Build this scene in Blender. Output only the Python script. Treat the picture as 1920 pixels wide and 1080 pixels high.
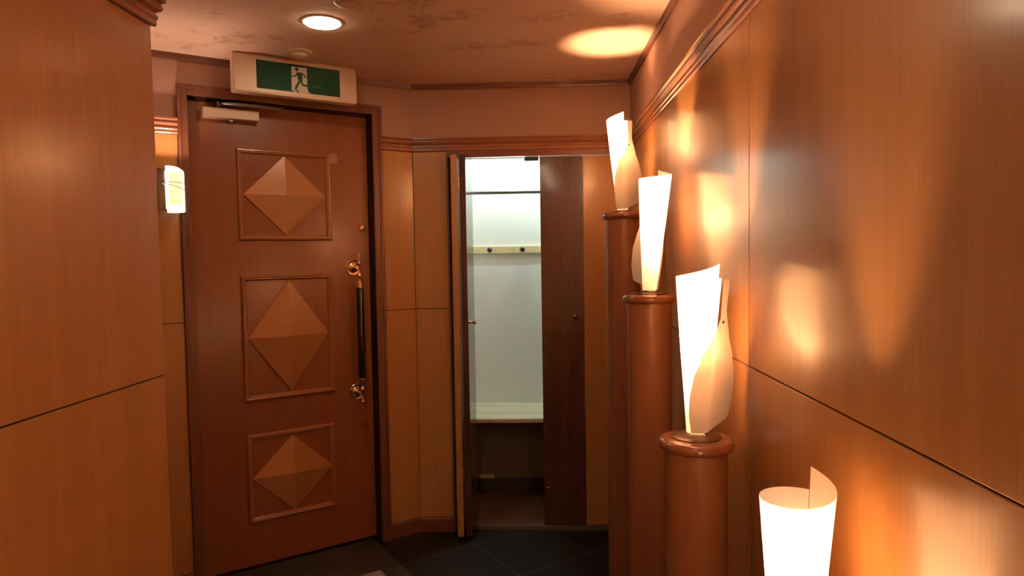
import bpy, bmesh, math, random
from mathutils import Vector, Matrix
random.seed(4)
for o in list(bpy.data.objects): bpy.data.objects.remove(o, do_unlink=True)
S = bpy.context.scene
COL = S.collection

# ------------------------------------------------------------------ camera, world, exposure
HC = 1.491
cam = bpy.data.cameras.new('camera'); co = bpy.data.objects.new('camera', cam); COL.objects.link(co)
F_ = Vector((-0.03280039, 0.99831716, -0.04782231)); R_ = Vector((0.99935501, 0.03205948, -0.01617872)); U_ = Vector((0.01461833, 0.04832213, 0.99872483))
m = Matrix.Identity(4)
for i in range(3):
    m[i][0] = R_[i]; m[i][1] = U_[i]; m[i][2] = -F_[i]
m[2][3] = HC
co.matrix_world = m
cam.sensor_fit = 'HORIZONTAL'; cam.sensor_width = 36; cam.lens = 1250.34/1920*36; cam.clip_start = .02
S.camera = co
S.view_settings.view_transform = 'Standard'; S.view_settings.look = 'None'
S.view_settings.gamma = 1; S.view_settings.exposure = 0.07
S.view_settings.use_curve_mapping = False
w = bpy.data.worlds.new('world'); S.world = w; w.use_nodes = True
w.node_tree.nodes['Background'].inputs[0].default_value = (.02, .01, .006, 1)
w.node_tree.nodes['Background'].inputs[1].default_value = 1

BULB = 1950          # emission strength of the pedestal lamps' bulbs
SHADE_GLOW = 0.15   # even emission added to the shades, stands in for bulb light passing through
WARM = (1.0, .54, .27, 1)
DOWN = 70.0         # ceiling downlights, the visible one and the added unseen ones
CLOSET = 165.0       # closet tube

# ------------------------------------------------------------------ materials
def newmat(name):
    mt = bpy.data.materials.new(name); mt.use_nodes = True
    nt = mt.node_tree; b = nt.nodes['Principled BSDF']
    return mt, nt, b
def plain(name, col, rough=.5, metal=0, coat=0, spec=.5):
    mt, nt, b = newmat(name)
    b.inputs['Base Color'].default_value = (*col, 1); b.inputs['Roughness'].default_value = rough
    b.inputs['Metallic'].default_value = metal; b.inputs['Coat Weight'].default_value = coat
    b.inputs['Coat Roughness'].default_value = .15
    b.inputs['Specular IOR Level'].default_value = spec
    return mt
def emis(name, col, strength, base=(0.9, .9, .9)):
    mt, nt, b = newmat(name)
    b.inputs['Base Color'].default_value = (*base, 1)
    b.inputs['Emission Color'].default_value = (*col[:3], 1); b.inputs['Emission Strength'].default_value = strength
    return mt
def wood(name, c1, c2, rough=.3, coat=.3, scale=(28, 28, 1.3), grain=.5, rotz=0, bump=.02, coatr=.2, spec=.5, roty=0, band=.35):
    mt, nt, b = newmat(name); N = nt.nodes; L = nt.links
    tc = N.new('ShaderNodeTexCoord'); mp = N.new('ShaderNodeMapping')
    mp.inputs['Scale'].default_value = scale; mp.inputs['Rotation'].default_value = (0, roty, rotz)
    L.new(tc.outputs['Object'], mp.inputs[0])
    n1 = N.new('ShaderNodeTexNoise'); n1.inputs['Scale'].default_value = 1.0; n1.inputs['Detail'].default_value = 5; n1.inputs['Distortion'].default_value = .6
    n2 = N.new('ShaderNodeTexNoise'); n2.inputs['Scale'].default_value = 7; n2.inputs['Detail'].default_value = 3
    n3 = N.new('ShaderNodeTexNoise'); n3.inputs['Scale'].default_value = .18; n3.inputs['Detail'].default_value = 2
    for n in (n1, n2, n3): L.new(mp.outputs[0], n.inputs['Vector'])
    mx = N.new('ShaderNodeMix'); mx.data_type = 'FLOAT'; mx.inputs[0].default_value = 1-grain
    L.new(n2.outputs['Fac'], mx.inputs[2]); L.new(n1.outputs['Fac'], mx.inputs[3])
    mx2 = N.new('ShaderNodeMix'); mx2.data_type = 'FLOAT'; mx2.inputs[0].default_value = band
    L.new(mx.outputs[0], mx2.inputs[2]); L.new(n3.outputs['Fac'], mx2.inputs[3])
    cr = N.new('ShaderNodeValToRGB'); cr.color_ramp.elements[0].position = .32; cr.color_ramp.elements[1].position = .68
    cr.color_ramp.elements[0].color = (*c1, 1); cr.color_ramp.elements[1].color = (*c2, 1)
    L.new(mx2.outputs[0], cr.inputs[0]); L.new(cr.outputs[0], b.inputs['Base Color'])
    b.inputs['Roughness'].default_value = rough; b.inputs['Coat Weight'].default_value = coat; b.inputs['Coat Roughness'].default_value = coatr
    b.inputs['Specular IOR Level'].default_value = spec
    bp = N.new('ShaderNodeBump'); bp.inputs['Strength'].default_value = bump*10; bp.inputs['Distance'].default_value = .0006
    L.new(mx.outputs[0], bp.inputs['Height']); L.new(bp.outputs[0], b.inputs['Normal'])
    return mt
def paper(name, c1, c2, bscale=260, bump=.25, patch=False):
    mt, nt, b = newmat(name); N = nt.nodes; L = nt.links
    tc = N.new('ShaderNodeTexCoord')
    n = N.new('ShaderNodeTexNoise'); n.inputs['Scale'].default_value = bscale; n.inputs['Detail'].default_value = 2
    L.new(tc.outputs['Object'], n.inputs['Vector'])
    bp = N.new('ShaderNodeBump'); bp.inputs['Strength'].default_value = bump; bp.inputs['Distance'].default_value = .002
    L.new(n.outputs['Fac'], bp.inputs['Height']); L.new(bp.outputs[0], b.inputs['Normal'])
    cr = N.new('ShaderNodeValToRGB')
    cr.color_ramp.elements[0].color = (*c1, 1); cr.color_ramp.elements[1].color = (*c2, 1)
    if patch:
        # printed clouds: small streaky smudges scattered on cream paper
        mp = N.new('ShaderNodeMapping'); mp.inputs['Scale'].default_value = (1, 1.15, 1); mp.inputs['Rotation'].default_value = (0, 0, .2)
        L.new(tc.outputs['Object'], mp.inputs[0])
        v = N.new('ShaderNodeTexNoise'); v.inputs['Scale'].default_value = 3.6; v.inputs['Detail'].default_value = 1.5
        k = N.new('ShaderNodeTexNoise'); k.inputs['Scale'].default_value = 16; k.inputs['Detail'].default_value = 5; k.inputs['Distortion'].default_value = 1.5
        L.new(mp.outputs[0], v.inputs['Vector']); L.new(mp.outputs[0], k.inputs['Vector'])
        md = N.new('ShaderNodeMix'); md.data_type = 'FLOAT'; md.inputs[0].default_value = .38
        L.new(v.outputs['Fac'], md.inputs[2]); L.new(k.outputs['Fac'], md.inputs[3])
        cr.color_ramp.elements[0].position = .33; cr.color_ramp.elements[1].position = .43
        L.new(md.outputs[0], cr.inputs[0])
    else:
        L.new(n.outputs['Fac'], cr.inputs[0])
    L.new(cr.outputs[0], b.inputs['Base Color'])
    b.inputs['Roughness'].default_value = .75
    return mt
def tiles(name, c1, c2, grout, size, ang, ox, oy, rough=.25):
    mt, nt, b = newmat(name); N = nt.nodes; L = nt.links
    tc = N.new('ShaderNodeTexCoord'); mp = N.new('ShaderNodeMapping'); mp.vector_type = 'TEXTURE'
    mp.inputs['Location'].default_value = (ox, oy, 0); mp.inputs['Rotation'].default_value = (0, 0, ang)
    L.new(tc.outputs['Object'], mp.inputs[0])
    bt = N.new('ShaderNodeTexBrick'); bt.offset = 0; bt.inputs['Scale'].default_value = 1; bt.inputs['Mortar Size'].default_value = .0018
    bt.inputs['Brick Width'].default_value = size; bt.inputs['Row Height'].default_value = size; bt.inputs['Mortar Smooth'].default_value = .2
    L.new(mp.outputs[0], bt.inputs['Vector'])
    n = N.new('ShaderNodeTexNoise'); n.inputs['Scale'].default_value = 9; n.inputs['Detail'].default_value = 6
    L.new(tc.outputs['Object'], n.inputs['Vector'])
    cr = N.new('ShaderNodeValToRGB'); cr.color_ramp.elements[0].color = (*c1, 1); cr.color_ramp.elements[1].color = (*c2, 1)
    L.new(n.outputs['Fac'], cr.inputs[0]); L.new(cr.outputs[0], bt.inputs['Color1']); L.new(cr.outputs[0], bt.inputs['Color2'])
    bt.inputs['Mortar'].default_value = (*grout, 1)
    L.new(bt.outputs['Color'], b.inputs['Base Color']); b.inputs['Roughness'].default_value = rough; b.inputs['Specular IOR Level'].default_value = .2
    bp = N.new('ShaderNodeBump'); bp.inputs['Strength'].default_value = .3; bp.inputs['Distance'].default_value = .003
    L.new(n.outputs['Fac'], bp.inputs['Height']); L.new(bp.outputs[0], b.inputs['Normal'])
    return mt
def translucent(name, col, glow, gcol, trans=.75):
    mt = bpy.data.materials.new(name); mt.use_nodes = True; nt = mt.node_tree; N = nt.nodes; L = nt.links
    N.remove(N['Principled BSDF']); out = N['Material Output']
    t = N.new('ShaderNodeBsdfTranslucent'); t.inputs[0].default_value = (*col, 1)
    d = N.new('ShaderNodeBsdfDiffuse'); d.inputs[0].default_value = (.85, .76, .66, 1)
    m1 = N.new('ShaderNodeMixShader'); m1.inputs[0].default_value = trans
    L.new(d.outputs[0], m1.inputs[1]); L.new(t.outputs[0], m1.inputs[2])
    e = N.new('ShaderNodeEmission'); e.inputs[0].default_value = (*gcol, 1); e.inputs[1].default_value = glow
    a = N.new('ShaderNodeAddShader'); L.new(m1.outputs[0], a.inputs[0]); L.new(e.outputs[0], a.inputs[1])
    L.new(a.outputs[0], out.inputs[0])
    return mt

M = {}
M['veneer'] = wood('orange_veneer', (.48, .215, .068), (.68, .345, .12), rough=.34, coat=.55, coatr=.17, band=.5)
M['veneer_left'] = M['veneer']
M['groove'] = plain('panel_gap', (.07, .025, .01), .8)
M['rail'] = wood('rail_wood', (.30, .11, .05), (.40, .165, .075), rough=.3, coat=.5, scale=(20, 20, 20), grain=.3)
M['trim'] = plain('brown_trim', (.16, .06, .035), .4)
M['frame'] = wood('door_frame_wood', (.14, .045, .02), (.21, .072, .032), rough=.42, coat=.15)
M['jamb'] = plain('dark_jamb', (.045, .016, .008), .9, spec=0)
M['leaf'] = wood('red_brown_door', (.215, .060, .018), (.295, .089, .027), rough=.38, coat=.25, scale=(30, 30, 1.6))
M['mould'] = wood('door_moulding', (.33, .115, .04), (.42, .16, .06), rough=.3, coat=.4)
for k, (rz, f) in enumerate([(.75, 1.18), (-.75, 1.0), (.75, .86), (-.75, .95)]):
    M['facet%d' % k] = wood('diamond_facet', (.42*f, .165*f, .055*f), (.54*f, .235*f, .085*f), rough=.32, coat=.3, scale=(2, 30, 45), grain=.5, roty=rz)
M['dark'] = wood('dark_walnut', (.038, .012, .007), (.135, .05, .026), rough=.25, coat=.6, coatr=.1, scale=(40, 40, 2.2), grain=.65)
M['wallpaper'] = paper('pink_wallpaper', (.47, .30, .23), (.58, .38, .30))
M['ceiling'] = paper('cloud_paper', (.64, .40, .27), (.90, .63, .47), 180, .15, patch=True)
M['floor'] = None
M['column'] = wood('column_veneer', (.28, .110, .048), (.36, .145, .062), rough=.45, coat=.1, band=.2)
M['cap'] = wood('cap_wood', (.26, .09, .04), (.38, .14, .065), rough=.22, coat=.6, coatr=.1, scale=(10, 30, 30))
M['plate'] = plain('bronze_plate', (.14, .07, .05), .35, .8)
M['chrome'] = plain('chrome', (.75, .72, .7), .12, 1)
M['brass'] = plain('brass', (1.0, .66, .38), .22, 1)
M['bronze'] = plain('dark_brass', (.80, .58, .42), .2, 1)
M['black'] = plain('black_plastic', (.008, .007, .007), .25, coat=.5)
M['white'] = plain('white_paint', (.80, .83, .80), .6)
M['cream'] = plain('cream_plastic', (.78, .58, .42), .4)
M['closer'] = plain('closer_metal', (.62, .44, .34), .45, .2)
M['green'] = plain('sign_green', (.003, .035, .016), .6, spec=.2)
M['greenman'] = plain('sign_dark_green', (.006, .03, .018), .4)
M['signwhite'] = plain('sign_white', (.62, .55, .42), .5)
M['rod'] = plain('steel_rod', (.33, .36, .36), .3, .85)
M['pine'] = wood('pine', (.62, .50, .26), (.75, .62, .34), rough=.5, coat=.1, scale=(1.3, 30, 30))
M['benchwood'] = wood('pale_bench_board', (.42, .38, .26), (.78, .72, .52), rough=.45, coat=.2, scale=(2.2, 26, 26), grain=.3, band=.5)
M['sill'] = plain('sill_metal', (.25, .21, .18), .35, .6)
M['closetfloor'] = plain('closet_floor', (.16, .09, .06), .6)
M['darkboard'] = plain('dark_board', (.03, .016, .010), .6)
M['mat'] = paper('doormat_pile', (.30, .20, .14), (.42, .29, .21), 500, .8)
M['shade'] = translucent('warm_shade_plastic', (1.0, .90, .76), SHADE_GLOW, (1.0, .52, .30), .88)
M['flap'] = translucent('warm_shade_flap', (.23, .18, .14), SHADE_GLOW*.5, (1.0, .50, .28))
M['bulb'] = emis('bulb_glow', WARM, BULB)
M['sconcebulb'] = emis('sconce_bulb_glow', (1, .66, .48), 1700)
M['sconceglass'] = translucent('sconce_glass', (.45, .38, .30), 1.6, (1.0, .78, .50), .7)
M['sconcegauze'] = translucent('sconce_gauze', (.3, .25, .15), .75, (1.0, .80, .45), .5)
M['downlight'] = emis('downlight_diffuser', (1, .78, .52), DOWN)
M['tube'] = emis('closet_tube', (.72, 1.0, 1.0), CLOSET)

# ------------------------------------------------------------------ helpers
def box(bm, lo, hi, bev=0, mi=0):
    v = [bm.verts.new((x, y, z)) for x in (lo[0], hi[0]) for y in (lo[1], hi[1]) for z in (lo[2], hi[2])]
    fs = [(0, 1, 3, 2), (4, 6, 7, 5), (0, 4, 5, 1), (2, 3, 7, 6), (0, 2, 6, 4), (1, 5, 7, 3)]
    F = [bm.faces.new([v[i] for i in f]) for f in fs]
    for f in F: f.material_index = mi
    if bev:
        es = list({e for f in F for e in f.edges})
        bmesh.ops.bevel(bm, geom=es, offset=bev, segments=2, affect='EDGES', profile=.6)
def lathe(bm, prof, seg=48, c=(0, 0, 0), axis='z'):
    rings = []
    for r, z in prof:
        ring = []
        for i in range(seg):
            a = 2*math.pi*i/seg; p = (r*math.cos(a), r*math.sin(a), z)
            if axis == 'y': p = (p[0], -z, p[1])
            if axis == 'x': p = (z, p[0], p[1])
            ring.append(bm.verts.new((p[0]+c[0], p[1]+c[1], p[2]+c[2])))
        rings.append(ring)
    for a, b in zip(rings, rings[1:]):
        for i in range(seg):
            bm.faces.new((a[i], a[(i+1) % seg], b[(i+1) % seg], b[i]))
    bm.faces.new(list(reversed(rings[0]))); bm.faces.new(rings[-1])
def tube(bm, pts, r, seg=10):
    pts = [Vector(p) for p in pts]; rings = []
    up = Vector((0, 0, 1))
    for i, p in enumerate(pts):
        t = (pts[min(i+1, len(pts)-1)]-pts[max(i-1, 0)]).normalized()
        u = t.cross(up if abs(t.z) < .95 else Vector((1, 0, 0))).normalized(); v = t.cross(u)
        rr = r[i] if isinstance(r, (list, tuple)) else r
        rings.append([bm.verts.new(p+u*rr*math.cos(2*math.pi*k/seg)+v*rr*math.sin(2*math.pi*k/seg)) for k in range(seg)])
    for a, b in zip(rings, rings[1:]):
        for k in range(seg): bm.faces.new((a[k], a[(k+1) % seg], b[(k+1) % seg], b[k]))
    bm.faces.new(list(reversed(rings[0]))); bm.faces.new(rings[-1])
def ball(bm, c, r, sz=(1, 1, 1), u=24, v=14):
    bmesh.ops.create_uvsphere(bm, u_segments=u, v_segments=v, radius=r, matrix=Matrix.Translation(c) @ Matrix.Diagonal((*sz, 1)))
def prism(bm, poly, y0, y1, mi=0):
    """polygon of (x, z) extruded from y0 to y1"""
    a = [bm.verts.new((x, y0, z)) for x, z in poly]; b = [bm.verts.new((x, y1, z)) for x, z in poly]
    bm.faces.new(a).material_index = mi; bm.faces.new(list(reversed(b))).material_index = mi
    n = len(poly)
    for i in range(n): bm.faces.new((a[i], b[i], b[(i+1) % n], a[(i+1) % n])).material_index = mi
def obj(name, bm, mat, parent=None, smooth=False, loc=None, rz=0):
    bmesh.ops.recalc_face_normals(bm, faces=bm.faces)
    me = bpy.data.meshes.new(name); bm.to_mesh(me); bm.free()
    for mm in (mat if isinstance(mat, list) else [mat]): me.materials.append(mm)
    if smooth:
        for p in me.polygons: p.use_smooth = True
        try: me.set_sharp_from_angle(angle=math.radians(40))
        except Exception: pass
    o = bpy.data.objects.new(name, me); COL.objects.link(o)
    if parent: o.parent = parent
    if loc is not None: o.location = loc
    o.rotation_euler = (0, 0, rz)
    return o
def NB(): return bmesh.new()
def thing(name, label, cat, loc=(0, 0, 0), rz=0, group=None):
    o = bpy.data.objects.new(name, None); COL.objects.link(o); o.empty_display_size = .1
    o.location = loc; o.rotation_euler = (0, 0, rz)
    o['label'] = label; o['category'] = cat
    if group: o['group'] = group
    return o
def tag(o, label, cat, group=None):
    o['label'] = label; o['category'] = cat
    if group: o['group'] = group
    return o
def struct(o, label=None, cat=None):
    o['kind'] = 'structure'
    if label: o['label'] = label
    if cat: o['category'] = cat
    return o
def sempty(name, loc, rz, label, cat):
    o = bpy.data.objects.new(name, None); COL.objects.link(o); o.location = loc; o.rotation_euler = (0, 0, rz)
    return struct(o, label, cat)

# plan of the place (metres)
H = 2.4
XR, YB, XL, YL = .52, 3.554, -.903, 1.58
XC = -.6357
ANG = math.atan2(.56879345, .8224804)      # the entrance wall's turn
dx, dy = .8224804, .56879345               # its local +x (to the right)
SEAM, RB, RT = 1.217, 2.05, 2.118
def EW(t, off=0, z=0):                     # a point t metres left of the corner, off metres into the room
    return (XC - dx*t + dy*off, YB - dy*t - dx*off, z)

RAILP = [(0, RB), (.010, RB), (.013, RB+.004), (.013, RB+.016), (.016, RB+.020), (.016, RB+.026), (.012, RB+.029), (.012, RB+.033),
         (.022, RB+.039), (.025, RB+.045), (.022, RB+.051), (.022, RB+.056), (.030, RB+.061), (.030, RT), (0, RT)]
def run(bm, prof, x0, x1, y=0, m0=0, m1=0):
    """profile (out, z) swept along local x in front (-y) of plane y; m0/m1 shift of the end with out (mitres)"""
    a = [bm.verts.new((x0+m0*o, y-o, z)) for o, z in prof]; b = [bm.verts.new((x1+m1*o, y-o, z)) for o, z in prof]
    n = len(prof)
    for i in range(n): bm.faces.new((a[i], b[i], b[(i+1) % n], a[(i+1) % n]))
    bm.faces.new(a); bm.faces.new(list(reversed(b)))
CROWN = [(0, H-.026), (.008, H-.026), (.012, H-.018), (.016, H), (0, H)]
BASEP = [(0, 0), (.014, 0), (.014, .072), (.009, .080), (0, .080)]

def panelling(parent, xs, zs, gap=.004, th=.006, back=.0015):
    bm = NB(); box(bm, (xs[0], -back, zs[0]), (xs[-1], 0, zs[-1])); obj('panel_backing', bm, M['groove'], parent)
    for a, b in zip(xs, xs[1:]):
        for c, d in zip(zs, zs[1:]):
            bm = NB(); box(bm, (a+gap/2, -th, c+gap/2), (b-gap/2, -back, d-gap/2), .0008)
            obj('wall_panel', bm, M['veneer'], parent)

# ------------------------------------------------------------------ room shell
bm = NB(); box(bm, (-3.6, -1.95, -.1), (XR+.12, 4.4, 0))
# tile grid follows the entrance wall: joints at t = -.165, .255, .67 and .316 out from it
ox, oy, _ = EW(.255, .316)
fl = obj('floor', bm, tiles('dark_slate_tiles', (.005, .004, .0035), (.011, .009, .009), (.10, .095, .09), .415, ANG, ox, oy, .5)); struct(fl)
bm = NB(); box(bm, (-3.6, -1.95, H), (XR+.12, 4.4, H+.1)); struct(obj('ceiling', bm, M['ceiling']))

# right wall: local x runs from the near end (-y world) to the back -> frame at (XR, YB), turned so local -y faces the room (-x world)
wr = sempty('wall_right', (XR, YB, 0), -math.pi/2, 'long right wall, glossy orange wood panels below pink wallpaper', 'wall')
# local +x = world -y, local -y = world -x
LR = YB+1.85
bm = NB(); box(bm, (-.9, 0, 0), (LR, .12, H)); obj('wall_plaster', bm, M['wallpaper'], wr)
panelling(wr, [-0.0, YB-2.587, YB-1.61, YB-.633, YB+.344, YB+1.321, LR], [0.08, SEAM, RB])
bm = NB(); run(bm, RAILP, 0, LR, 0, -1*0, 0); struct(obj('trim_1', bm, M['rail'], None, loc=(XR, YB, 0), rz=-math.pi/2))
bm = NB(); run(bm, CROWN, 0, LR); struct(obj('trim_2', bm, M['trim'], None, loc=(XR, YB, 0), rz=-math.pi/2))
bm = NB(); run(bm, BASEP, 0, LR); struct(obj('baseboard_right', bm, M['frame'], None, loc=(XR, YB, 0), rz=-math.pi/2))

# back wall with the closet opening
OX0, OX1, OZ = -.449, .500, 2.022
wb = sempty('wall_back', (0, YB, 0), 0, 'back wall holding the open closet, wallpaper above a wooden rail', 'wall')
bm = NB()
box(bm, (XC-.0, 0, 0), (OX0, .11, H)); box(bm, (OX0, 0, OZ), (OX1, .11, H)); box(bm, (OX1, 0, 0), (XR, .11, H))
obj('wall_plaster', bm, M['wallpaper'], wb)
panelling(wb, [XC+.002, OX0-.003], [0.08, SEAM, RB])
bm = NB(); box(bm, (OX0, -.008, OZ-.004), (OX1, 0, RB+.001)); obj('opening_header', bm, M['frame'], wb)
bm = NB(); box(bm, (OX1, -.008, 0), (XR-.008, 0, RB)); obj('opening_jamb', bm, M['frame'], wb)
bm = NB(); run(bm, RAILP, XC, XR, 0, .35, 0); struct(obj('trim_3', bm, M['rail'], None, loc=(0, YB, 0)))
bm = NB(); run(bm, CROWN, XC, XR-.016, 0, .35, 0); struct(obj('trim_4', bm, M['trim'], None, loc=(0, YB, 0)))
bm = NB(); run(bm, BASEP, XC, OX0-.003, 0, .35, 0); struct(obj('baseboard_back', bm, M['frame'], None, loc=(0, YB, 0)))

# entrance wall (angled), local x = -t
FO0, FO1, FOZ = .18, 1.12, 2.268      # outside of the door frame
FI0, FI1, FIZ = .224, 1.080, 2.226    # inside of the door frame
TE = 2.25
we = sempty('wall_entrance', (XC, YB, 0), ANG, 'angled wall holding the entrance door, wallpaper above wood panels', 'wall')
bm = NB()
box(bm, (-FI0+.010, 0, 0), (0, .14, H)); box(bm, (-FI1-.01, 0, FIZ+.01), (-FI0+.010, .14, H)); box(bm, (-TE, 0, 0), (-FI1-.01, .14, H))
obj('wall_plaster', bm, M['wallpaper'], we)
panelling(we, [-FO0+.002, -.001], [0.08, SEAM, RB]); panelling(we, [-TE, -1.75, -FO1-.002], [0.08, SEAM, RB])
bm = NB(); run(bm, RAILP, -FO0+.002, 0, 0, 0, -.35); run(bm, RAILP, -TE, -FO1-.002, 0, 0, 0); struct(obj('trim_5', bm, M['rail'], None, loc=(XC, YB, 0), rz=ANG))
bm = NB(); run(bm, CROWN, -TE, 0, 0, 0, -.35); struct(obj('trim_6', bm, M['trim'], None, loc=(XC, YB, 0), rz=ANG))
bm = NB(); run(bm, BASEP, -FO0+.002, 0, 0, 0, -.35); run(bm, BASEP, -TE, -FO1-.002); struct(obj('baseboard_entrance', bm, M['frame'], None, loc=(XC, YB, 0), rz=ANG))

# near-left wall: local -y faces +x world: rz = +90deg, local +x = world +y
wl = sempty('wall_left', (XL, YL, 0), math.pi/2, 'near left wall of orange wood panels ending in a corner', 'wall')
bm = NB(); box(bm, (-YL-1.85, 0, 0), (0, .14, H)); obj('wall_plaster', bm, M['wallpaper'], wl)
panelling(wl, [-YL-1.85, -1.95, -.975, -.002], [0.08, SEAM, RB])
bm = NB(); run(bm, RAILP, -YL-1.85, 0, 0, 0, .9); struct(obj('trim_7', bm, M['rail'], None, loc=(XL, YL, 0), rz=math.pi/2))
bm = NB(); run(bm, BASEP, -YL-1.85, 0); struct(obj('baseboard_left', bm, M['frame'], None, loc=(XL, YL, 0), rz=math.pi/2))
bm = NB(); run(bm, CROWN, -YL-1.85, 0); struct(obj('trim_8', bm, M['trim'], None, loc=(XL, YL, 0), rz=math.pi/2))
# alcove side behind the near-left wall, and the wall behind the camera
bm = NB(); box(bm, (-3.4, YL-.0, 0), (XL-.14, YL+.006, RB), mi=0); box(bm, (-3.4, YL-.12, 0), (XL-.14, YL, H), mi=1); struct(obj('wall_alcove', bm, [M['veneer'], M['wallpaper']]))
bm = NB(); box(bm, (-2.62, YL, 0), (-2.5, 2.4, H)); struct(obj('wall_far_left', bm, M['wallpaper']))
bm = NB(); box(bm, (XL-.14, -1.95, 0), (XR+.12, -1.85, H)); struct(obj('wall_front', bm, M['veneer']))

# closet shell
CX0, CX1, CY = -.372, .515, 4.08
wc = sempty('wall_closet', (0, 0, 0), 0, 'white painted inside of the lit closet', 'wall')
bm = NB(); box(bm, (CX0-.08, CY, 0), (CX1+.08, CY+.06, H)); obj('closet_back', bm, M['white'], wc)
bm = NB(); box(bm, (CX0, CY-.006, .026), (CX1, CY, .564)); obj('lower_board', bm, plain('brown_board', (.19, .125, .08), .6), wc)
bm = NB(); box(bm, (CX0-.12, YB+.115, 0), (CX0, CY, H)); obj('closet_side', bm, M['white'], wc)
bm = NB(); box(bm, (CX1, YB+.11, 0), (CX1+.1, CY, H)); obj('closet_side', bm, M['white'], wc)
bm = NB(); box(bm, (CX0, CY-.018, .026), (CX1, CY-.006, .118)); struct(obj('baseboard_closet', bm, M['darkboard']))
bm = NB(); box(bm, (OX0, YB+.02, 0), (CX1, CY-.001, .026)); struct(obj('floor', bm, M['closetfloor']))

# ------------------------------------------------------------------ entrance door (door_1); local x = -t, -y into the room
TD = .652
d1 = sempty('door_1', EW(TD), ANG, 'red-brown entrance door with three carved diamonds and a long black pull', 'door')
def lx(t): return TD-t
bm = NB()
def framebar(lo, hi): box(bm, lo, hi, .003)
# architrave with a raised outer lip, and deep jambs
fo0, fo1, fi0, fi1 = lx(FO0), lx(FO1), lx(FI0), lx(FI1)
for a, b in ((fo1, fi1), (fi0, fo0)):
    framebar((a, -.016, 0), (b, 0, FOZ))
framebar((fi1, -.016, FIZ), (fi0, 0, FOZ))
box(bm, (fo1-.002, -.022, 0), (fo1+.012, -.0, FOZ+.002), .002); box(bm, (fo0-.012, -.022, 0), (fo0+.002, 0, FOZ+.002), .002)
box(bm, (fo1+.01, -.022, FOZ-.012), (fo0-.01, 0, FOZ+.002), .002)
obj('door_frame', bm, M['frame'], d1)
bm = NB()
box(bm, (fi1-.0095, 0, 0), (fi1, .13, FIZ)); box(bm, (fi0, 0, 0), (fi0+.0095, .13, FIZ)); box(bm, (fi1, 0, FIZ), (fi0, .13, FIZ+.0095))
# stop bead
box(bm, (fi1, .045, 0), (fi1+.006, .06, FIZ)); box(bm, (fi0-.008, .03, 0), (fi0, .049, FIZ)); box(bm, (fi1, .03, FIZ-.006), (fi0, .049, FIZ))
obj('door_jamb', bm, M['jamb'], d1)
LF = .05    # leaf face depth
bm = NB(); box(bm, (fi1+.004, LF, .018), (fi0-.009, LF+.042, FIZ-.008), .002); obj('door_leaf', bm, M['leaf'], d1)
def mould(t0, t1, z0, z1, wd=.026):
    bm = NB(); x0, x1 = lx(t1), lx(t0)
    prof = [(0, 0), (.002, .007), (.006, .012), (.011, .013), (.015, .010), (.019, .010), (.023, .006), (wd, 0)]   # (inset, height)
    loops = []
    for ins, hh in prof:
        loops.append([bm.verts.new((x, LF-hh, z)) for x, z in ((x0+ins, z0+ins), (x1-ins, z0+ins), (x1-ins, z1-ins), (x0+ins, z1-ins))])
    for a, b in zip(loops, loops[1:]):
        for i in range(4): bm.faces.new((a[i], a[(i+1) % 4], b[(i+1) % 4], b[i]))
    obj('panel_moulding', bm, M['mould'], d1)
mould(.429, .874, 1.584, 2.018); mould(.436, .874, .817, 1.420); mould(.447, .872, .227, .657)
def diamond(tc, zc, hw, hh, ht=.026):
    bm = NB(); x = lx(tc)
    P = [(-hw, 0), (0, hh), (hw, 0), (0, -hh)]
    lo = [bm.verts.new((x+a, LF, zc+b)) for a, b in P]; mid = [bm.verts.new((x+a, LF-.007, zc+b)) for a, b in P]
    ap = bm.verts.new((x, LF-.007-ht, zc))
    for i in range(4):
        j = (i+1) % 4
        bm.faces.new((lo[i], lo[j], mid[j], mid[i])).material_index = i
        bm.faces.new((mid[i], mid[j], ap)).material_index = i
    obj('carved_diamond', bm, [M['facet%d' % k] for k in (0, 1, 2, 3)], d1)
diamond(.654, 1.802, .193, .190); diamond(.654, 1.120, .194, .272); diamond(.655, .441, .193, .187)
# long pull handle
hx = lx(.3125); hy = LF-.062
bm = NB(); lathe(bm, [(.0165, .880), (.018, .884), (.018, 1.338), (.0165, 1.342)], 32, (hx, hy, 0))
grip = obj('pull_handle', bm, M['black'], d1, True)
def spindle(zs, sgn):
    bm = NB()
    pr = [(.015, 0), (.0165, .006), (.013, .014), (.011, .026), (.007, .034), (.006, .044), (.012, .052), (.0145, .060), (.012, .068), (.006, .075),
          (.005, .085), (.005, .112), (.010, .119), (.012, .123), (.009, .128), (.005, .133), (.004, .142), (.0075, .152), (.006, .162), (.001, .178)]
    if sgn < 0: pr = list(reversed([(r, -z) for r, z in pr]))
    lathe(bm, [(r, zs+z) for r, z in pr], 24, (hx, hy, 0)); obj('finial', bm, M['brass' if sgn > 0 else 'bronze'], grip, True)
spindle(1.342, 1); spindle(.880, -1)
for zc, mt in ((1.445, M['brass']), (.800, M['bronze'])):
    bm = NB(); lathe(bm, [(.040, 0), (.041, .0025), (.038, .005), (.034, .0035), (.027, .0035), (.023, .0075), (.018, .009), (.012, .011), (.008, .016), (.007, .040), (.009, .062)], 40, (lx(.322), LF, zc), 'y')
    obj('rosette', bm, mt, grip, True)
bm = NB(); lathe(bm, [(.016, 0), (.017, .003), (.0145, .008), (.012, .014), (.006, .016)], 32, (lx(.273), LF, 1.650), 'y')
lk = obj('lock_cylinder', bm, M['brass'], d1, True)
bm = NB(); box(bm, (lx(.273)-.0015, LF-.0172, 1.645), (lx(.273)+.0015, LF-.0155, 1.655)); obj('keyhole', bm, M['black'], lk)
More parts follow.
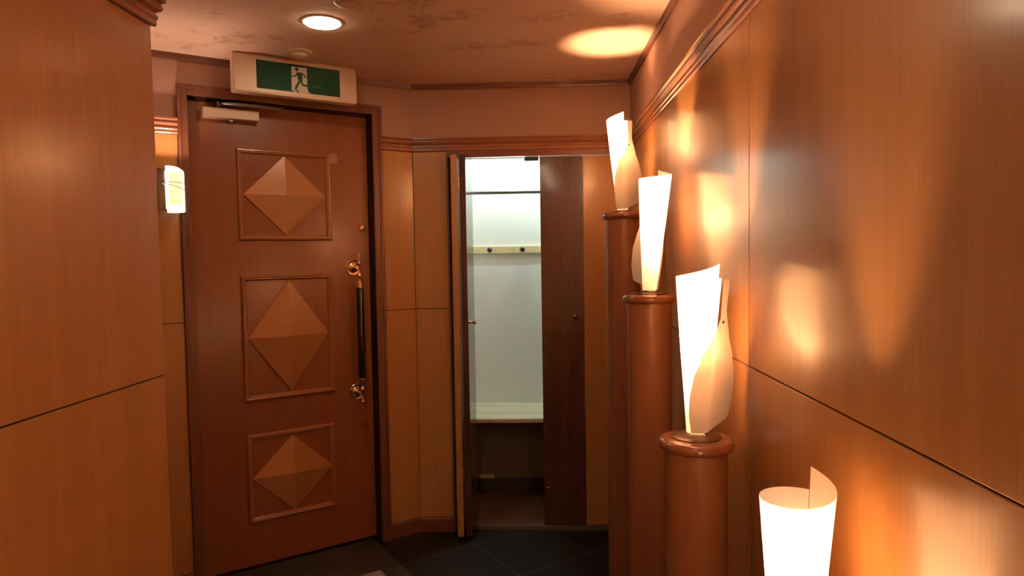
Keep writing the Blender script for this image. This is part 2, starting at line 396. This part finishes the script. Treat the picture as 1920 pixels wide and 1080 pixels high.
bm = NB(); lathe(bm, [(.012, 0), (.012, .003), (.007, .008), (.011, .016), (.008, .022)], 24, (lx(.277), LF, .625), 'y'); obj('thumb_knob', bm, M['frame'], d1, True)
bm = NB(); box(bm, (lx(.431), LF-.0008, 1.973), (lx(.392), LF, 2.020)); sk = obj('sticker', bm, plain('sticker_pale', (.36, .19, .12), .5), d1); sk['label'] = 'small pale square sticker'
# door closer
bm = NB(); box(bm, (lx(1.013), LF-.048, 2.140), (lx(.772), LF, 2.186), .004); clo = obj('door_closer', bm, M['closer'], d1)
bm = NB()
tube(bm, [(lx(.945), LF-.026, 2.186), (lx(.945), LF-.026, 2.216)], .010, 16)
for z in (2.194, 2.202, 2.210): lathe(bm, [(.014, z-.002), (.014, z+.002)], 20, (lx(.945), LF-.026, 0))
tube(bm, [(lx(.945), LF-.028, 2.211), (lx(.90), LF-.05, 2.207), (lx(.80), LF-.085, 2.200)], [.005, .008, .007], 10)
tube(bm, [(lx(.81), LF-.085, 2.205), (lx(.68), LF-.06, 2.206), (lx(.665), LF-.05, 2.213)], .0045, 8)
tube(bm, [(lx(.80), LF-.080, 2.198), (lx(.675), LF-.055, 2.199)], .0035, 8)
obj('closer_arm', bm, M['rod'], clo, True)
bm = NB(); box(bm, (lx(.90), LF-.03, 2.132), (lx(.885), LF-.01, 2.141)); obj('adjusting_screw', bm, M['rod'], clo)

# ------------------------------------------------------------------ closet doors
def leaf(parent, name, p0, p1, th, mat, z0=.034, z1=2.012):
    """a slab between two plan points (front face line), thickness th to its left (world xy, parent at identity rotation)"""
    a = Vector((*p0, 0)); b = Vector((*p1, 0)); d = (b-a).normalized(); n = Vector((-d.y, d.x, 0))
    L = (b-a).length
    bm = NB(); box(bm, (0, 0, z0), (L, th, z1), .0015)
    o = obj(name, bm, mat, parent); o.location = a - Vector(parent.location); o.rotation_euler = (0, 0, math.atan2(d.y, d.x))
    return o
d2 = sempty('door_2', (-.38, 3.5, 0), 0, 'left closet door folded open, its dark leaf edge facing out', 'door')
la = leaf(d2, 'orange_leaf', (-.386, 3.432), (-.399, 3.664), .032, M['veneer'], .020, 2.016)
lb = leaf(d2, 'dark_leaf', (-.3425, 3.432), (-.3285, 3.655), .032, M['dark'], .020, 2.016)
for z in (.35, 1.17, 1.87):
    bm = NB(); tube(bm, [(-.0035, .037, z-.035), (-.0035, .037, z+.035)], .0042, 12)
    for k in (-.035, -.012, .012, .035): ball(bm, (-.0035, .037, z+k), .0052, u=12, v=8)
    obj('hinge', bm, M['chrome'], lb, True)
bm = NB(); lathe(bm, [(.010, 0), (.010, .002), (.006, .006), (.006, .022), (.010, .027), (.0105, .036), (.008, .038)], 24, (.030, 0, 1.149), 'y'); obj('knob', bm, M['bronze'], lb, True)
d3 = sempty('door_3', (.27, YB, 0), 0, 'right closet door standing closed, one dark leaf and one orange leaf', 'door')
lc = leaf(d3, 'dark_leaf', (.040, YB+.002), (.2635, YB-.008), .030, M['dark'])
ld = leaf(d3, 'orange_leaf', (.2665, YB-.008), (.499, YB+.002), .030, M['veneer'])
bm = NB(); lathe(bm, [(.010, 0), (.010, .002), (.006, .006), (.006, .018), (.012, .024), (.012, .032), (.009, .034)], 24, (.176, 0, 1.165), 'y'); obj('knob', bm, plain('dull_knob', (.25, .14, .10), .3, .7), lc, True)
bm = NB(); lathe(bm, [(.008, 0), (.008, .004), (.005, .006)], 20, (.020, 0, .235), 'y'); obj('floor_bolt', bm, M['bronze'], lc, True)
# top track with its roller stop
tr = thing('door_track', 'thin metal track along the top of the closet opening', 'track', (OX0, YB, 0))
bm = NB(); box(bm, (.01, -.014, 2.014), (OX1-OX0-.004, .010, 2.0175)); obj('track_rail', bm, M['chrome'], tr)
bm = NB(); box(bm, (.408, -.006, 1.992), (.484, .016, 2.013), .005); obj('roller_stop', bm, M['black'], tr)
bm = NB(); box(bm, (OX0+.13, YB-.002, .0), (OX1-.003, YB+.045, .030), .003)
struct(obj('trim_9', bm, M['sill'], None))

# ------------------------------------------------------------------ closet contents
bm = NB(); tube(bm, [(CX0, 3.80, 1.853), (CX1, 3.80, 1.853)], .0105, 20)
hr = obj('hanging_rod', bm, M['rod'], None, True); tag(hr, 'steel clothes rod across the top of the closet', 'rod')
for x in (CX0, CX1-.006):
    bm = NB(); lathe(bm, [(.022, 0), (.022, .006)], 24, (x, 3.80, 1.853), 'x'); obj('rod_socket', bm, M['rod'], hr, True)
cr = thing('coat_rack', 'pine coat rail with round dark pegs on the closet back wall', 'coat rack', (0, CY, 1.53))
bm = NB(); box(bm, (CX0+.01, -.018, -.021), (CX1-.01, 0, .021), .002); obj('rack_board', bm, M['pine'], cr)
for x in (-.263, -.065, .133, .331):
    bm = NB(); lathe(bm, [(.010, 0), (.010, .003), (.006, .008), (.006, .022), (.015, .028), (.016, .036), (.010, .042)], 24, (x, -.018, 0), 'y'); obj('peg', bm, M['black'], cr, True)
for x in (-.345, -.12):
    bm = NB(); lathe(bm, [(.004, 0), (.0035, .0015)], 12, (x, -.018, 0), 'y'); obj('screw', bm, M['bronze'], cr, True)
bm = NB(); box(bm, (CX0, 3.60+.065, .564), (CX1, CY, .586), .003)
bn = obj('closet_bench', bm, M['benchwood'], None); tag(bn, 'pale knotty board bench across the inside of the closet', 'bench')
bm = NB(); box(bm, (-.358, 4.062, .118), (-.262, 4.0735, .143), .003); tag(obj('cable_cover', bm, plain('pale_plastic', (.60, .47, .38), .6)), 'small pale strip lying on the dark skirting at the back of the closet', 'strip')
tl = thing('tube_lamp', 'cool white tube lamp on the closet ceiling behind the header', 'lamp', (.07, 3.86, H))
bm = NB(); box(bm, (-.28, -.03, -.03), (.28, .03, 0), .003); obj('lamp_body', bm, M['white'], tl)
bm = NB(); tube(bm, [(-.26, 0, -.05), (.26, 0, -.05)], .014, 16); obj('lamp_tube', bm, M['tube'], tl, True)
for x in (-.268, .268):
    bm = NB(); box(bm, (x-.008, -.016, -.067), (x+.008, .016, -.03), .002); obj('lamp_socket', bm, M['white'], tl)

# ------------------------------------------------------------------ exit sign above the door
OS = .17
sg = thing('exit_sign', 'cream boxed emergency exit sign with green running-person panel above the entrance door', 'exit sign', EW(.637, OS-.055, 2.2285), ANG)
def sx(t): return .637-t
def sz(z): return z-2.2285
bm = NB(); box(bm, (sx(.917), -.055, 0), (sx(.357), 0, H-.001-2.2285), .010); obj('sign_case', bm, M['cream'], sg)
def face(poly, y, th, mat, name):
    bm = NB(); prism(bm, [(sx(t), sz(z)) for t, z in poly], y, y-th); return obj(name, bm, mat, sg)
pn = face([(.817, 2.253), (.441, 2.253), (.441, 2.377), (.817, 2.377)], -.055, .001, M['green'], 'sign_panel')
dw = face([(.664, 2.367), (.595, 2.368), (.595, 2.287), (.593, 2.268), (.586, 2.256), (.575, 2.2532), (.654, 2.2532), (.666, 2.262)][:8], -.056, .0006, M['signwhite'], 'doorway_symbol')
bm = NB(); yb = -.0566
def disc(c, r, n=24): prism(bm, [(sx(c[0])+r*math.cos(2*math.pi*i/n), sz(c[1])+r*math.sin(2*math.pi*i/n)) for i in range(n)], yb, yb-.0005)
def stroke(pts, wd):
    P = [Vector((sx(t), sz(z))) for t, z in pts]
    for a, b in zip(P, P[1:]):
        n = Vector((-(b-a).y, (b-a).x)).normalized()*wd/2
        prism(bm, [tuple(a+n), tuple(b+n), tuple(b-n), tuple(a-n)], yb, yb-.0005)
    for p in P: prism(bm, [(p.x+wd/2*math.cos(i*math.pi/6), p.y+wd/2*math.sin(i*math.pi/6)) for i in range(12)], yb, yb-.0004)
disc((.641, 2.357), .0085)
prism(bm, [(sx(t), sz(z)) for t, z in [(.643, 2.343), (.618, 2.344), (.614, 2.337), (.617, 2.305), (.634, 2.303)]], yb, yb-.0006)
stroke([(.638, 2.339), (.648, 2.325), (.661, 2.322)], .006); stroke([(.620, 2.340), (.607, 2.335), (.600, 2.322)], .006)
stroke([(.627, 2.308), (.647, 2.271)], .010); stroke([(.648, 2.263), (.636, 2.2555)], .006); stroke([(.622, 2.310), (.617, 2.289), (.592, 2.286)], .009)
obj('running_figure', bm, M['greenman'], sg)
bm = NB(); y0 = -.056
for t, z, a, b in [(.584, 2.285, .006, .007), (.568, 2.288, .004, .006), (.562, 2.287, .004, .009), (.551, 2.286, .004, .009), (.545, 2.287, .003, .006), (.538, 2.284, .002, .009), (.532, 2.287, .004, .002),
                   (.524, 2.286, .002, .009), (.519, 2.284, .003, .003), (.560, 2.277, .008, .0012), (.545, 2.277, .010, .0012), (.530, 2.277, .008, .0012)]:
    box(bm, (sx(t)-a/2, y0-.0005, sz(z)-b/2), (sx(t)+a/2, y0, sz(z)+b/2))
obj('small_print', bm, plain('faint_print', (.05, .11, .05), .5), sg)

# ------------------------------------------------------------------ ceiling fittings
def downlight(x, y, label, r=.069):
    t = thing('downlight', label, 'ceiling light', (x, y, H), 0, None)
    bm = NB(); lathe(bm, [(r+.010, -.0005), (r+.010, -.003), (r+.002, -.005), (r, -.004)], 48); obj('trim_ring', bm, M['cream'], t, True)
    bm = NB(); lathe(bm, [(r, -.0045), (r*.95, -.0075), (r*.5, -.0095), (.001, -.010)], 48); obj('diffuser', bm, M['downlight'], t, True)
    return t
downlight(-.797, 2.58, 'round white ceiling downlight glowing in front of the entrance door')
downlight(-.20, .10, 'added unseen ceiling downlight lighting the near end of the corridor')  # from here on: out-of-view downlights added to brighten the near walls
downlight(-.20, -.75, 'added unseen ceiling downlight behind the one over the near end')
downlight(-.20, -1.45, 'added unseen ceiling downlight closest to the front wall')
def detector(x, y, label, r, inner, h):
    t = thing('smoke_detector', label, 'detector', (x, y, H))
    bm = NB(); lathe(bm, [(r, 0), (r, -.006), (r*.9, -.010), (r*.8, -.012)], 48); obj('detector_base', bm, M['cream'], t, True)
    bm = NB(); lathe(bm, [(inner, -.012), (inner*1.02, -.012-h*.6), (inner*.8, -.012-h), (inner*.3, -.013-h)], 40); obj('detector_dome', bm, M['cream'], t, True)
detector(-1.012, 2.935, 'round cream smoke detector on the ceiling behind the exit sign', .056, .032, .014)
detector(-.640, 2.385, 'round flat ceiling detector near the glowing downlight, cut by the top of the photo', .052, .036, .006)

# ------------------------------------------------------------------ wall sconce
sc = thing('wall_sconce', 'small glowing curved-glass wall sconce left of the entrance door', 'wall lamp', EW(1.185, 0, 1.80), ANG)
bm = NB(); box(bm, (-.020, -.012, -.055), (.020, -.0, .055), .002); obj('wall_plate', bm, M['plate'], sc)
bm = NB(); 
for z in (.038, -.040): tube(bm, [(0, -.010, z), (.010, -.085, z)], .0032, 10)
tube(bm, [(0, -.010, 0), (.012, -.075, 0)], .012, 16)
box(bm, (-.030, -.084, -.085), (.060, -.081, .088), .001)  # plate added behind the bulb to keep its light off the wall
obj('bracket', bm, M['chrome'], sc, True)
bm = NB(); lathe(bm, [(.004, -.016), (.009, -.012), (.009, .010), (.004, .016)], 24, (.028, -.100, .058)); obj('bulb', bm, M['sconcebulb'], sc, True)
bm = NB(); box(bm, (.047, -.130, -.095), (.049, -.008, .093), .0008); obj('side_light_blocker', bm, M['plate'], sc)  # hidden plate added to block bulb light towards the door and shape the ceiling shadow
def curved(bm, cx, cy, r, a0, a1, zlo, zhi, n=28, k=8):
    G = []
    for i in range(n+1):
        s = i/n; a = a0+(a1-a0)*s; lo = zlo(s); hi = zhi(s)
        rr = r(s) if callable(r) else r
        G.append([bm.verts.new((cx+rr*math.cos(a), cy+rr*math.sin(a), lo+(hi-lo)*j/k)) for j in range(k+1)])
    for a, b in zip(G, G[1:]):
        for j in range(k): bm.faces.new((a[j], b[j], b[j+1], a[j+1]))
    return G
# glass wraps the room side of the bulb (local -y), left edge at angle 200deg, right edge at 350deg
bm = NB(); curved(bm, .030, -.095, .042, math.radians(222), math.radians(372), lambda s: -.103+.012*s-.006*math.sin(s*3.14), lambda s: .094-.034*s*s, 40)
shg = obj('glass_shade', bm, M['sconceglass'], sc, True)
bm = NB(); curved(bm, .030, -.095, .0435, math.radians(238), math.radians(305), lambda s: -.070, lambda s: .076-.012*s)
obj('gauze_panel', bm, M['sconcegauze'], shg, True)
bm = NB()
tube(bm, [(.030+.0450*math.cos(math.radians(a)), -.095+.0450*math.sin(math.radians(a)), .030-.010*((a-190)/180)) for a in range(190, 372, 12)], .0012, 6)
tube(bm, [(.030+.0450*math.cos(math.radians(a)), -.095+.0450*math.sin(math.radians(a)), .028-.042*((a-190)/180)) for a in range(190, 372, 12)], .0012, 6)
obj('binding_wire', bm, M['black'], shg, True)
bm = NB(); tube(bm, [(.078, -.09, -.010), (.0835, -.085, -.06), (.082, -.08, -.12), (.080, -.08, -.24)], [.0015, .0015, .002, .0035], 8); obj('pull_cord', bm, M['plate'], sc, True)

# ------------------------------------------------------------------ lamps and pedestals
PX = .390
def pedestal(y, h, label):
    t = thing('pedestal', label, 'pedestal', (PX, y, 0), 0, None)
    t['group'] = 'round wooden pedestals along the right wall'
    bm = NB(); lathe(bm, [(.074, 0), (.074, h-.028)], 64); c = obj('column', bm, M['column'], t, True)
    bm = NB(); pr = [(.070, h-.032), (.078, h-.031)]
    for i in range(9):
        a = -math.pi/2+math.pi*i/8; pr.append((.077+.013*math.cos(a), h-.0155+.0135*math.sin(a)))
    pr += [(.068, h-.001), (.064, h), (.001, h)]
    lathe(bm, pr, 64); obj('cap', bm, M['cap'], t, True)
    return t
def interp(tab, h):
    for (a, x), (b, y) in zip(tab, tab[1:]):
        if h <= b: 
            k = (h-a)/(b-a); k = k*k*(3-2*k)*.5+k*.5; return x+(y-x)*k
    return tab[-1][1]
def lamp(y, h, rot, lean, leandir, label, ftop=.385, hb=.252):
    t = thing('pedestal_lamp', label, 'lamp', (PX, y, h), rot, 'rolled-sheet lamps on the pedestals')
    bm = NB(); lathe(bm, [(.0595, 0), (.0595, .002), (.057, .003), (.02, .0035), (.001, .0035)], 48); obj('base_plate', bm, M['plate'], t, True)
    # socket, wire clip
    bm = NB(); tube(bm, [(0, 0, .003), (0, 0, hb-.057)], .0035, 10); tube(bm, [(0, 0, hb-.067), (0, 0, hb-.027)], .011, 14)
    obj('stem', bm, M['chrome'], t, True)
    bm = NB(); tube(bm, [(-.018, -.013, .006), (-.006, -.016, .008), (.004, -.012, .005), (.016, -.014, .007)], .0028, 8); obj('base_clip', bm, M['chrome'], t, True)
    bm = NB(); ball(bm, (0, 0, hb), .021, (1, 1, 1.25)); obj('bulb', bm, M['bulb'], t, True)
    sh = Matrix.Identity(4)
    LX, LY = lean*math.cos(leandir-rot), lean*math.sin(leandir-rot)
    def rc(hh): return .0215+(.0535-.0215)*(hh/.4)
    # rolled cone; seam at front right, rim rises once round from the seam
    a0 = math.radians(-50)
    bm = NB(); n, k = 72, 20; G = []
    for i in range(n+1):
        s = i/n; a = a0+2*math.pi*s
        top = .386+.036*s**4; bot = .012
        row = []
        for j in range(k+1):
            hh = bot+(top-bot)*j/k; r = rc(hh)*(1.0+.05*s)
            row.append(bm.verts.new((r*math.cos(a)+LX*hh, r*math.sin(a)+LY*hh, hh)))
        G.append(row)
    for a, b in zip(G, G[1:]):
        for j in range(k): bm.faces.new((a[j], b[j], b[j+1], a[j+1]))
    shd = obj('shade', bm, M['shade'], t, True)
    # flap of the sheet: pinned near the top, flaring out to the right lower down
    uL = [(.015, -.018), (.06, -.024), (.10, -.024), (.15, -.018), (.20, -.002), (.25, .028), (.29, .046), (.385, .049)]
    uR = [(.015, .022), (.045, .078), (.10, .089), (.155, .090), (.20, .083), (.25, .071), (.31, .0615), (.385, .067)]
    bm = NB(); G = []; K = 40; n = 18
    for j in range(K+1):
        hh = .015+(ftop-.015)*j/K; l = interp(uL, hh); rr = interp(uR, hh) if hh > .045 else .022+.056*(hh-.015)/.03
        row = []
        for i in range(n+1):
            s = i/n; u = l+(rr-l)*s
            R = rc(hh)*1.05+.005
            w = math.sqrt(max(0, R*R-u*u)) if abs(u) < R*.80 else None
            if w is None:
                ub = R*.80; wb = math.sqrt(R*R-ub*ub)
                w = wb - (abs(u)-ub)*.55 if u > 0 else wb-(abs(u)-ub)*.9
            row.append(bm.verts.new((u+LX*hh, -w+LY*hh, hh)))
        G.append(row)
    for a, b in zip(G, G[1:]):
        for i in range(n): bm.faces.new((a[i], a[i+1], b[i+1], b[i]))
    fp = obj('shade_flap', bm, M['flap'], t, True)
    u, hh = .050, .283; R = rc(hh)*1.05+.005
    bm = NB(); ball(bm, (u+LX*hh, -R*.62+LY*hh-.002, hh), .0035, u=14, v=8); obj('pin', bm, M['black'], t, True)
    return t
P = [(2.92, 1.671, 'tallest round wooden pedestal, farthest back beside the closet doors'),
     (2.27, 1.356, 'second tallest round wooden pedestal, third from the camera'),
     (1.62, 1.044, 'round wooden pedestal whose whole cap and bronze plate show, second from the camera'),
     (1.01, .730, 'shortest round wooden pedestal nearest the camera, under the cut-off lamp')]
for y, h, l in P: pedestal(y, h, l)
lamp(2.92, 1.671, math.radians(-28), .03, math.pi, 'glowing rolled-sheet lamp farthest back, on the tallest pedestal')
lamp(2.27, 1.356, math.radians(120), .055, 0, 'glowing white rolled-sheet lamp whose small bulge shows on its left, on the second tallest pedestal')
lamp(1.62, 1.044, 0, .02, 0, 'glowing rolled-sheet lamp with wide pinkish flap and black pin, above the fully seen cap', .385, .225)
lamp(1.01, .730, math.radians(98), .01, 0, 'brightest near lamp at bottom right, only its notched top in view', .36, .19)

# ------------------------------------------------------------------ floor pieces by the door
ll = sempty('floor_landing', EW(.255, 0), ANG, 'lighter stone slabs in front of the entrance door', 'floor')
bm = NB(); box(bm, (-.822, -1.15, 0), (0, .048, .006), .002)
obj('landing_slab', bm, tiles('landing_stone', (.030, .024, .019), (.045, .037, .031), (.065, .055, .045), .415, 0, 0, -.316, .45), ll)
dm = thing('doormat', 'pale brown doormat corner on the floor in front of the entrance door', 'doormat', EW(.692, .585, .006), ANG)
bm = NB(); box(bm, (-.32, -.24, 0), (.32, .24, .010), .004); obj('mat_pile', bm, M['mat'], dm)
bm = NB()
for lo, hi in (((-.325, -.245, 0), (.325, -.235, .012)), ((-.325, .235, 0), (.325, .245, .012)), ((-.325, -.235, 0), (-.315, .235, .012)), ((.315, -.235, 0), (.325, .235, .012))): box(bm, lo, hi, .002)
obj('mat_border', bm, plain('mat_edge', (.30, .20, .15), .7), dm)
